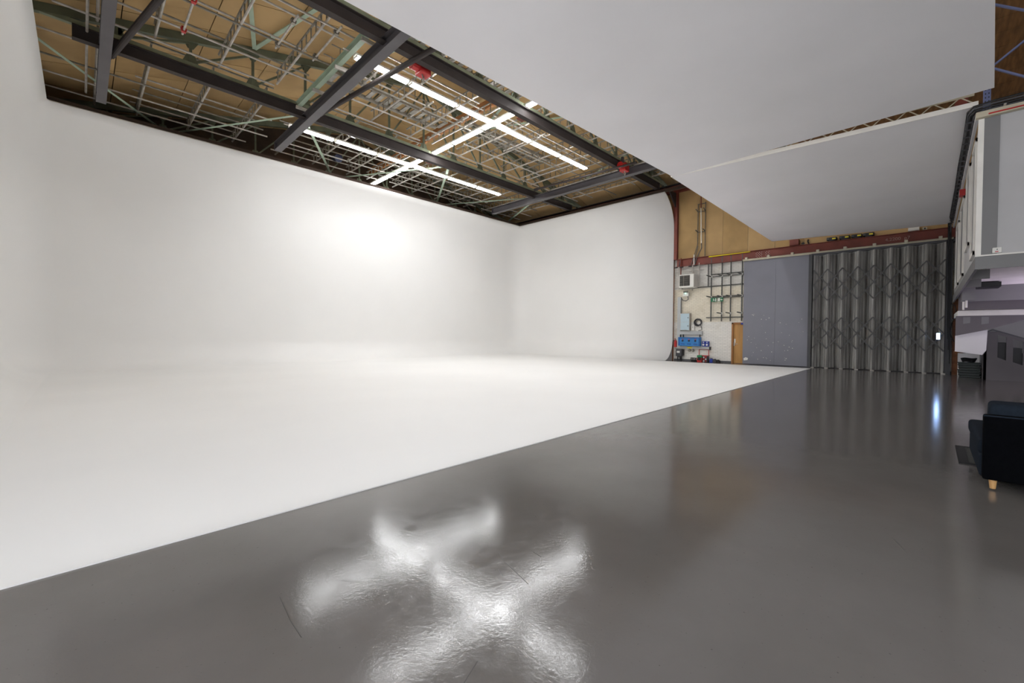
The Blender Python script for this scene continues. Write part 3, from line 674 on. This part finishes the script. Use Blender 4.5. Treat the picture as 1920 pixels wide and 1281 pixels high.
# small blue socket pair
for yv, lb in ((8.3, 'left of the two small royal blue socket boxes beside the blue board'), (8.13, 'right of the two small royal blue socket boxes beside the blue board')):
    t = thing('socket_box', lb, 'socket', (22.5, yv, .8), 'royal blue socket boxes')
    sc_ = B(22.47, 22.6, yv - .08, yv + .08, .79, 1.06).build('case', navy, t, bevel=.01)
    MB().tube((22.47, yv, .88), (22.44, yv, .88), .05, 12).build('socket_cap', offwhite, sc_); MB().tube((22.47, yv, 1.0), (22.455, yv, 1.0), .028, 10).build('indicator', offwhite, t)
# yellow label, twin sockets
tag(B(22.485, 22.497, 8.9, 9.14, .67, .745).build('warning_label', yellow), 'yellow warning label on the lower grey trunking', 'label')
t = thing('twin_socket', 'pair of round grey sockets under the yellow warning label', 'socket', (22.5, 8.98, .53))
for yv in (9.06, 8.88): MB().tube((22.6, yv, .57), (22.5, yv, .57), .07, 12).build('socket', galvd, t)
# grey isolator
t = thing('isolator_switch', 'dark grey isolator box with white label near the floor', 'switch box', (22.5, 9.55, .2))
B(22.4, 22.6, 9.4, 9.72, .24, .62).build('case', darkgrey, t, bevel=.012); B(22.392, 22.4, 9.5, 9.66, .42, .52).build('label_plate', offwhite, t)
B(22.45, 22.6, 9.34, 9.4, .28, .6).build('side_handle', black, t)
for yv in (9.66, 9.52, 9.46): MB().tube((22.5, yv, .02), (22.5, yv - .01, .24), .025, 7).build('cable', black, t)
# extinguisher
t = thing('fire_extinguisher', 'red fire extinguisher on the wall at the end of the white curve', 'extinguisher', (22.5, 9.8, .7))
MB().tube((22.5, 9.78, .72), (22.5, 9.78, 1.05), .075, 12).build('cylinder', redpaint, t); MB().tube((22.5, 9.78, 1.05), (22.5, 9.78, 1.12), .05, 12, .025).build('neck', redpaint, t)
MB().bar((22.5, 9.78, 1.14), (22.38, 9.76, 1.18), .03, .02).build('lever', redpaint, t); MB().path([(22.46, 9.82, 1.1), (22.4, 9.88, 1.0), (22.41, 9.92, .9), (22.43, 9.9, .78)], .014).build('hose', black, t)
# exit signs
for ya, yb, lb, kind in ((7.96, 7.68, 'green exit sign with running figure on the pipe rack', 0), (7.64, 7.38, 'green and white arrow sign beside the running figure sign', 1)):
    yc = (ya + yb) / 2; t = thing('exit_sign', lb, 'sign', (22.46, yc, 3.05), 'green exit signs')
    B(22.45, 22.47, yb, ya, 3.06, 3.26).build('plate', signgreen, t)
    g = MB()
    if kind == 0:
        g.tube((22.449, yc + .02, 3.215), (22.444, yc + .02, 3.215), .017, 8)
        g.bar((22.446, yc + .02, 3.195), (22.446, yc, 3.14), .005, .03, (0, 1, 0)).bar((22.446, yc, 3.14), (22.446, yc + .05, 3.09), .005, .018, (0, 1, 0)).bar((22.446, yc, 3.14), (22.446, yc - .05, 3.11), .005, .018, (0, 1, 0)).bar((22.446, yc + .06, 3.17), (22.446, yc - .04, 3.18), .005, .015, (0, 1, 0))
        g.box(22.444, 22.449, yc - .12, yc - .07, 3.08, 3.23)
    else:
        g.box(22.444, 22.449, yb + .14, ya - .01, 3.08, 3.24)
        g.prism([(yb + .12, 3.16), (yb + .07, 3.21), (yb + .07, 3.175), (yb + .02, 3.175), (yb + .02, 3.145), (yb + .07, 3.145), (yb + .07, 3.11)], 'x', 22.444, 22.449)
    g.build('pictogram', offwhite, t)
# floor items under the boards
t = thing('cable_crate', 'red crate of cables with a green top tray, standing by the far wall', 'crate', (22.4, 8.42, 0))
B(22.25, 22.55, 8.3, 8.54, 0, .2).build('body', redpaint, t, bevel=.01); B(22.25, 22.55, 8.3, 8.54, .21, .34).build('tray', green, t, bevel=.01)
B(22.24, 22.25, 8.34, 8.5, .08, .24).build('cable_bundle', black, t)
t = thing('cable_crate', 'orange-red crate of black reels, right of the crate with the green tray', 'crate', (22.4, 8.16, 0))
B(22.25, 22.55, 8.02, 8.28, .3, .34).build('lid', redpaint, t); B(22.27, 22.53, 8.04, 8.26, 0, .3).build('body', darkgrey, t, bevel=.01)
for i in range(2):
    for j in range(3): MB().tube((22.27, 8.1 + .1 * i, .06 + .09 * j), (22.24, 8.1 + .1 * i, .06 + .09 * j), .036, 10).build('reel', offwhite if (i + j) % 2 else redpaint, t)
t = thing('red_hose_frame', 'thin red conduit loop above the crates', 'conduit', (22.58, 8.3, .3))
MB().path([(22.58, 8.56, .3), (22.58, 8.56, .6), (22.58, 8.54, .64), (22.58, 8.1, .64), (22.58, 8.08, .6), (22.58, 8.08, .3)], .016).build('conduit', redpaint, t)
t = thing('shoe_pair', 'dark roll of cable lying at the foot of the far wall, left of the crates', 'cable', (22.4, 8.75, 0)); t.name = 'cable_roll'
for i in range(4): MB().path([(22.38 + .09 * math.cos(a), 8.62 + .08 * i + .02 * math.sin(a), .1 + .09 * math.sin(a)) for a in [2 * math.pi * q / 12 for q in range(13)]], .02, 6).build('coil', black, t)
for yv, h, mm, lb in ((7.88, .17, navy, 'small navy blue box on the floor by the far wall, right of the crates'), (7.72, .14, darkgrey, 'middle small dark box on the floor by the far wall'), (7.56, .11, black, 'low black box on the floor by the far wall, nearest the wooden door')):
    t = thing('floor_box', lb, 'box', (22.45, yv, 0)); B(22.35, 22.52, yv - .07, yv + .07, 0, h).build('case', mm, t, bevel=.01)
    B(22.36, 22.51, yv - .03, yv + .03, h, h + .03).build('handle', black, t)
# hooks / yellow tags above the red beam
for i, (yv, lb) in enumerate(((3.05, 'leftmost'), (2.62, 'second'), (2.22, 'third'), (1.85, 'rightmost'))):
    t = thing('ratchet_clamp', '%s of four black clamps with yellow labels above the red beam' % lb, 'clamp', (22.45, yv, 5.42), 'black clamps above the red beam')
    B(22.35, 22.592, yv - .17, yv + .17, 5.44, 5.56).build('body', black, t, bevel=.012); B(22.34, 22.351, yv - .14, yv - .02, 5.47, 5.52).build('label_plate', yellow, t)
    MB().bar((22.4, yv - .1, 5.44), (22.35, yv + .1, 5.41), .03, .025).build('lever', darkgrey, t)
    MB().tube((22.45, yv + .12, 5.5), (22.33, yv + .12, 5.5), .035, 8).build('ratchet', darkgrey, t)
t = thing('junction_box', 'white junction box on the tan boards above the red beam at the right', 'box', (22.5, .5, 5.42)); B(22.42, 22.592, .36, .68, 5.43, 5.56).build('case', offwhite, t, bevel=.012)
B(22.415, 22.42, .4, .64, 5.45, 5.54).build('lid', offwhite, t)
t = thing('socket_box', 'small cream socket beside the white junction box', 'socket', (22.5, .22, 5.42)); B(22.5, 22.592, .15, .28, 5.43, 5.53).build('case', cream, t, bevel=.01); MB().tube((22.5, .215, 5.48), (22.49, .215, 5.48), .03, 10).build('socket', black, t)
t = thing('wall_bracket', 'small black four-pointed bracket on the tan boards', 'bracket', (22.58, 4.1, 5.4)); MB().prism([(4.1, 5.56), (4.07, 5.51), (4.02, 5.48), (4.07, 5.45), (4.1, 5.4), (4.13, 5.45), (4.18, 5.48), (4.13, 5.51)], 'x', 22.56, 22.585).build('plate', black, t)
tag(MB().path([(22.55, 3.9, 5.62), (22.53, 3.92, 5.55), (22.53, 3.9, 5.47), (22.53, 3.87, 5.42)], .028, 7).build('strap', black), 'short black strap hanging over the red beam', 'strap')
# flood lamp on the folding door
t = thing('flood_lamp', 'small glowing cold blue lamp on the folding door near its right edge', 'lamp', (22.1, -.2, 1.28))
B(22.08, 22.13, -.27, -.15, 1.26, 1.52).build('housing', darkgrey, t, bevel=.008); B(22.07, 22.08, -.255, -.165, 1.28, 1.5).build('diffuser', flood_m, t)
# brown post and cables at the right end of the door
t = thing('timber_post', 'brown timber post right of the folding door', 'post', (22.4, -.66, 0)); B(22.3, 22.55, -.72, -.58, 0, 2.75).build('shaft', rust, t)
t = thing('cable_bundle', 'black cable bundle dropping down beside the folding door', 'cable', (22.2, -.5, 0))
for i, (dy, zz_) in enumerate(((0, .9), (.035, .4), (-.03, 1.3))):
    MB().path([(22.1, -.43 - dy, 5.5), (22.08, -.45 - dy, 4.2), (22.1, -.46 - dy, 3.0), (22.08, -.46 - dy, 2.0), (22.1, -.48 - dy, zz_)], .016, 6).build('cable', black, t)
MB().path([(22.1, -.5, 2.6), (22.1, -.62, 2.5), (22.1, -.66, 2.2), (22.1, -.55, 1.9), (22.1, -.5, 1.5), (22.1, -.62, 1.2), (22.1, -.7, 1.3)], .014, 6).build('loop', black, t)

# ================================================================ MEZZANINE
XM, YM = 11.4, -0.565
t = mz = thing('mezzanine', 'raised pale grey mezzanine room with grey fascia at the right', 'mezzanine', (17, -2, 2.6))
B(XM, 22.1, YM - 6, YM - .02, 2.83, 5.36).build('room_wall', mezz_white, t)
B(XM - .03, XM, YM - 6, YM + .01, 2.61, 2.835).build('front_fascia', mezz_grey, t)
B(XM, 22.1, YM - .03, YM + .01, 2.61, 2.835).build('side_fascia', mezz_grey, t)
B(XM - .05, XM + .02, YM - 6, YM + .015, 2.835, 2.86).build('front_sill', edge_white, t)
B(XM - .015, XM + .06, YM - .06, YM + .012, 2.86, 5.33).build('corner_post', edge_white, t)
B(XM - .012, XM, YM - .25, YM - .06, 2.86, 5.33).build('corner_stile', mezz_grey, t)
for x0, x1, z0, z1 in ((11.9, 12.9, 2.95, 5.15), (13.7, 14.9, 3.4, 5.2), (15.9, 17.6, 2.95, 5.0), (18.6, 20.2, 2.95, 4.9)):
    MB().box(x0, x0 + .07, YM - .02, YM + .02, z0, z1).box(x1 - .07, x1, YM - .02, YM + .02, z0, z1).box(x0, x1, YM - .02, YM + .02, z0, z0 + .07).box(x0, x1, YM - .02, YM + .02, z1 - .07, z1).build('window_trim', edge_white, t)
    B(x0 + .07, x1 - .07, YM - .02, YM - .008, z0 + .07, z1 - .07).build('window_infill', mezz_grey, t)
B(XM + .02, 22.0, YM - 6, YM - .04, 2.8, 2.83).build('deck_underside', edge_white, t)
for x0, zb, mm in ((17.5, 2.38, mezz_grey), (19.0, 2.2, stair_grey)):
    B(x0, x0 + .12, YM - 6, YM - .04, zb, 2.8).build('cross_beam', mm, t)
for x0 in (13.3, 15.4): B(x0, x0 + .06, YM - .3, YM - .04, 2.61, 2.8).build('joist_end', mezz_grey, t)
B(17.3, 17.5, YM - .3, YM - .05, 2.4, 2.8).build('bracket', mezz_grey, t)
for x0 in (17.4, 18.9): MB().tube((x0, YM - .14, 2.2), (x0, YM - .14, 2.8), .025, 8).build('hanger', edge_white, t)
MB().box(16.2, 16.9, -1.25, -.85, 2.66, 2.78).build('ceiling_box', black, t)
# smoke detector switch on the front
t = thing('alarm_switch', 'white alarm switch box low on the front of the mezzanine', 'switch', (XM - .02, -.81, 2.86)); B(XM - .05, XM - .001, -.87, -.76, 2.875, 2.97).build('case', offwhite, t, bevel=.008)
B(XM - .054, XM - .05, -.83, -.79, 2.89, 2.905).build('red_mark', redpaint, t); MB().tube((XM - .05, -.815, 2.935), (XM - .058, -.815, 2.935), .008, 8).build('button', black, t)
# cable tray along the mezzanine top edge
t = thing('cable_tray', 'cable ladder loaded with black cables along the mezzanine top edge', 'cable tray', (XM, YM, 5.33))
B(XM - .12, XM - .02, YM - 6, YM + .05, 5.3, 5.4).build('front_board', cream, t)
B(XM, 22.1, YM + .01, YM + .05, 5.3, 5.4).build('side_board', mezz_white, t)
rr_ = random.Random(5)
for i in range(6):
    o = .03 * i; zc = 5.42 + .028 * (i % 3) + .01 * i
    pts = [(XM - .1 - o * .4, YM - 5.9, zc), (XM - .1 - o * .4, YM - 3, zc + .01), (XM - .1 - o * .4, YM - .15, zc), (XM - .06 - o * .2, YM + .02 + o * .4, zc), (XM + .12, YM + .06 + o * .55, zc)]
    for xx in (13, 15, 17, 19, 21): pts.append((xx, YM + .05 + o * .6 + rr_.uniform(-.01, .01), zc - .01 + rr_.uniform(-.02, .02)))
    pts.append((22.05, YM + .1, zc)); pts.append((22.1, YM + .1, zc - .3))
    MB().path(pts, .017, 6).build('cable', black if i % 2 else darkgrey, t)
f = None
for i in range(26):
    xx = XM + .3 + .41 * i
    o = B(xx, xx + .03, YM + .02, YM + .16, 5.385, 5.405).build('ladder_rung', darkgrey, t)
for i in range(14): B(XM - .2, XM - .05, YM - .3 - .41 * i, YM - .27 - .41 * i, 5.4, 5.415).build('ladder_rung', galv, t)
MB().tube((XM - .13, YM - .1, 5.33), (XM - .13, YM - 5.9, 5.33), .012, 6).build('red_cable', redpaint, t)
t = thing('fire_call_point', 'small red fire alarm box on the mezzanine side under the cable tray', 'alarm', (16.1, YM, 5.0)); B(16.0, 16.25, YM - .02, YM + .09, 5.04, 5.2).build('case', redpaint, t, bevel=.01)
B(16.05, 16.2, YM + .09, YM + .095, 5.07, 5.16).build('glass', offwhite, t)
# rack standing on the mezzanine
t = thing('pallet_rack_frame', 'blue-grey pallet rack end frame with zigzag bracing above the mezzanine', 'rack', (12.5, -1.2, 5.36))
for yv in (-.71, -1.85):
    MB().sweep((12.5, yv, 5.36), (12.5, yv, 9.4), [(-.05, -.04), (.05, -.04), (.05, .04), (.03, .04), (.03, -.02), (-.03, -.02), (-.03, .04), (-.05, .04)]).build('upright', rackblue, t)
    hl = MB()
    for i in range(36):
        hl.box(12.448, 12.452, yv - .03, yv - .015, 5.45 + i * .075, 5.475 + i * .075).box(12.448, 12.452, yv + .015, yv + .03, 5.45 + i * .075, 5.475 + i * .075)
    hl.build('slot', black, t)['kind'] = 'stuff'
for (ya, za, yb, zb) in ((-.7, 7.9, -1.85, 6.97), (-.7, 6.6, -1.85, 7.5), (-.7, 6.68, -1.85, 5.74), (-.7, 8.0, -1.85, 8.9)):
    MB().bar((12.5, ya, za), (12.5, yb, zb), .03, .045, (1, 0, 0)).build('brace', rackblue, t)
# orange-red rack beam fragments
t = thing('rack_beam', 'orange-red rack beams seen through the slot beside the blue upright', 'rack beam', (13, -.7, 5.6))
MB().bar((13.2, -.35, 5.9), (13.2, -.6, 7.4), .1, .12).build('beam', redsteel, t); MB().bar((14.2, -.3, 5.8), (14.2, -.4, 7.4), .1, .12).build('beam', redsteel, t)

# ================================================================ STAIR UNDER THE MEZZANINE
t = thing('staircase', 'boxed grey staircase with white landing edge under the mezzanine', 'staircase', (20, -2, 0))
B(19.14, 22.1, -6, -.60, 2.03, 2.19).build('landing', edge_white, t)
# upper stringer panel with two cut-outs (plane x=19.2)
YS0 = -.56
MB().prism([(-.56, 2.03), (-.56, 1.41), (-1.3, 1.62), (-2.2, 2.0), (-2.2, 2.03)], 'x', 19.2, 19.26).build('upper_stringer', stair_grey, t)
for ya, yb, z0, z1 in ((-.72, -.87, 1.78, 1.99), (-1.1, -1.25, 1.76, 1.99)):
    MB().prism([(ya, z0), (yb, z0 + .03), (yb, z1), (ya, z1)], 'x', 19.19, 19.2).build('cut_out', mezz_grey, t)
# plaster soffit
MB().add([(19.3, -.56, 1.42), (19.3, -1.24, 1.63), (19.3, -1.22, .98), (19.3, -1.14, .83), (19.3, -.56, .92),
          (21.3, -.63, 1.5), (21.3, -1.36, 1.7), (21.3, -1.36, .95), (21.3, -1.3, .8), (21.3, -.63, .9)],
         [(0, 1, 2, 3, 4), (9, 8, 7, 6, 5), (0, 5, 6, 1), (1, 6, 7, 2), (2, 7, 8, 3), (3, 8, 9, 4), (4, 9, 5, 0)]).build('soffit', panel_white, t)
# wall behind the crates
B(22.0, 22.1, -1.35, -.72, 0, 1.0).build('back_board', panel_white, t)
MB().path([(21.2, -.6, .86), (21.25, -.8, .84), (21.2, -1.0, .88), (21.25, -1.3, .84)], .03, 6).build('torn_edge', rust, t)
# balustrade panel with openings, built from pieces around three holes
def Q(y, a, b_): return a + (b_ - a) * ((-1.38) - y) / 3.0
bx0, bx1 = 20.4, 20.46
top = lambda y: 1.60 - (-1.42 - y) * .42 if y < -1.42 else 1.60
bal = MB()
holes = [(-1.53, -1.71), (-1.85, -2.05), (-2.19, -2.39)]
edges = [-1.24]
cur = -1.24
for ha, hb in holes:
    bal.prism([(cur, 0), (ha, 0), (ha, top(ha)), (cur, top(cur) - (.06 if cur == -1.24 else 0))], 'x', bx0, bx1)
    zt, zb = top(ha) - .1, top(ha) - .1 - .72
    bal.prism([(ha, 0), (hb, 0), (hb, zb - .09), (ha, zb)], 'x', bx0, bx1)
    bal.prism([(ha, zt), (hb, zt - .08), (hb, top(hb)), (ha, top(ha))], 'x', bx0, bx1)
    cur = hb
bal.prism([(cur, 0), (-4.5, 0), (-4.5, top(-4.5)), (cur, top(cur))], 'x', bx0, bx1)
bal.build('balustrade', stair_grey, t)
MB().prism([(-1.22, 1.53), (-1.42, 1.63), (-4.5, .34), (-4.5, .30), (-1.42, 1.59), (-1.22, 1.49)], 'x', bx0 - .03, bx1 + .03).build('handrail_cap', darkgrey, t)
B(20.4, 22.0, -1.3, -1.24, 0, 1.5).build('side_panel', stair_grey, t)
for i in range(8): B(20.5, 21.6, -1.5 - .27 * i, -1.77 - .27 * i, 0, 1.2 - .17 * i).build('tread', black, t)  # tread colour set black to paint in the shade behind the balustrade openings
B(21.7, 21.75, -6, -1.3, 0, 2.03).build('rear_wall', mezz_white, t)
# crates
ys, names = (0, .085, .17, .255, .34, .425), ['lowest', 'second', 'third', 'fourth', 'fifth', 'topmost']
for k in range(6):
    t = thing('folded_crate', '%s of six dark green stacking crates beside the folding door' % names[k], 'crate', (21.2, -.98, ys[k]), 'green stacking crates')
    j = .012 * ((k * 7) % 3 - 1)
    m_ = MB().box(20.95, 21.45, -1.2 + j, -.72 + j, ys[k] + .004, ys[k] + .055); m_.build('tray', crateg, t, bevel=.008)
    B(20.93, 21.47, -1.22 + j, -.70 + j, ys[k] + .058, ys[k] + .082).build('rim', crateg, t, bevel=.005)
t = thing('cable_heap', 'heap of black cable on top of the green crates', 'cable', (21.2, -.95, .51))
for i in range(5): MB().path([(21.2 + (.12 + .02 * i) * math.cos(a), -.95 + (.14 + .01 * i) * math.sin(a), .54 + .025 * i + .01 * math.sin(3 * a)) for a in [2 * math.pi * q / 14 for q in range(15)]], .02, 6).build('loop', black, t)
t = thing('floor_box', 'low black box on the floor right of the green crates', 'box', (21.4, -1.2, 0)); B(21.5, 21.9, -1.23, -.9, 0, .14).build('case', black, t, bevel=.015); B(21.5, 21.9, -1.23, -.9, .14, .16).build('lid', darkgrey, t)

# ================================================================ SOFA AND RUG
t = thing('sofa', 'dark navy fabric sofa seen from behind at the right edge, beech legs', 'sofa', (6.5, -1.2, 0))
def soft(b_, name, m_, bevel, parent=t, seg=4): 
    o = b_.build(name, m_, parent, bevel=bevel, seg=seg, smooth=True); return o
soft(B(5.75, 5.87, -2.45, -.36, .10, .685), 'back_frame', fabric, .022)
soft(B(5.84, 7.2, -1.22, -.345, .10, .31), 'chaise_base', fabric2, .03)
soft(B(5.86, 6.6, -2.45, -1.22, .10, .31), 'seat_base', fabric, .03)
soft(B(5.88, 7.3, -1.20, -.335, .30, .435), 'chaise_cushion', fabric2, .045)
soft(B(5.88, 6.65, -1.84, -1.22, .30, .435), 'seat_cushion', fabric2, .045)
soft(B(5.88, 6.65, -2.44, -1.85, .30, .435), 'seat_cushion', fabric2, .045)
for ya, yb in ((-1.1, -.40), (-1.82, -1.12), (-2.44, -1.84)):
    mb = MB(); mb.add([(5.9, ya, .42), (6.15, ya, .42), (6.15, yb, .42), (5.9, yb, .42), (5.87, ya, .775), (6.07, ya, .80), (6.07, yb, .80), (5.87, yb, .775)],
           [(0, 3, 2, 1), (4, 5, 6, 7), (0, 1, 5, 4), (1, 2, 6, 5), (2, 3, 7, 6), (3, 0, 4, 7)])
    soft(mb, 'back_cushion', fabric2, .05)
MB().tube((5.755, -.36, .68), (5.755, -2.45, .68), .007, 6).build('piping', fabric2, t)
for x, y in ((5.82, -.43), (7.1, -.43), (5.82, -2.36), (6.5, -2.36), (7.1, -1.12)):
    MB().tube((x, y, .0135), (x, y, .105), .019, 14, .028).build('leg', legwood, t)
t = thing('rug', 'dark grey woven rug with black binding beside the sofa', 'rug', (7.3, -.8, 0))
B(6.84, 7.74, -1.8, -.33, .001, .012).build('pile', ruggrey, t)
MB().box(6.78, 6.84, -1.8, -.25, .001, .014).box(7.74, 7.8, -1.8, -.25, .001, .014).box(6.84, 7.74, -.33, -.25, .001, .014).build('binding', rugedge, t)

# lilac lamp further under the mezzanine (unseen, inferred from the lilac light there; no fitting modelled)
ld = bpy.data.lights.new('lilac_lamp', 'AREA'); ld.energy = 45; ld.color = (0.84, 0.72, 1.0); ld.size = 0.5
lo = bpy.data.objects.new('lilac_lamp', ld); COL.objects.link(lo); lo.location = (16.5, -3.4, 0.6); lo.rotation_euler = (R(180), 0, 0)
for o in list(bpy.data.objects):
    if '_o' in o: del o['_o']
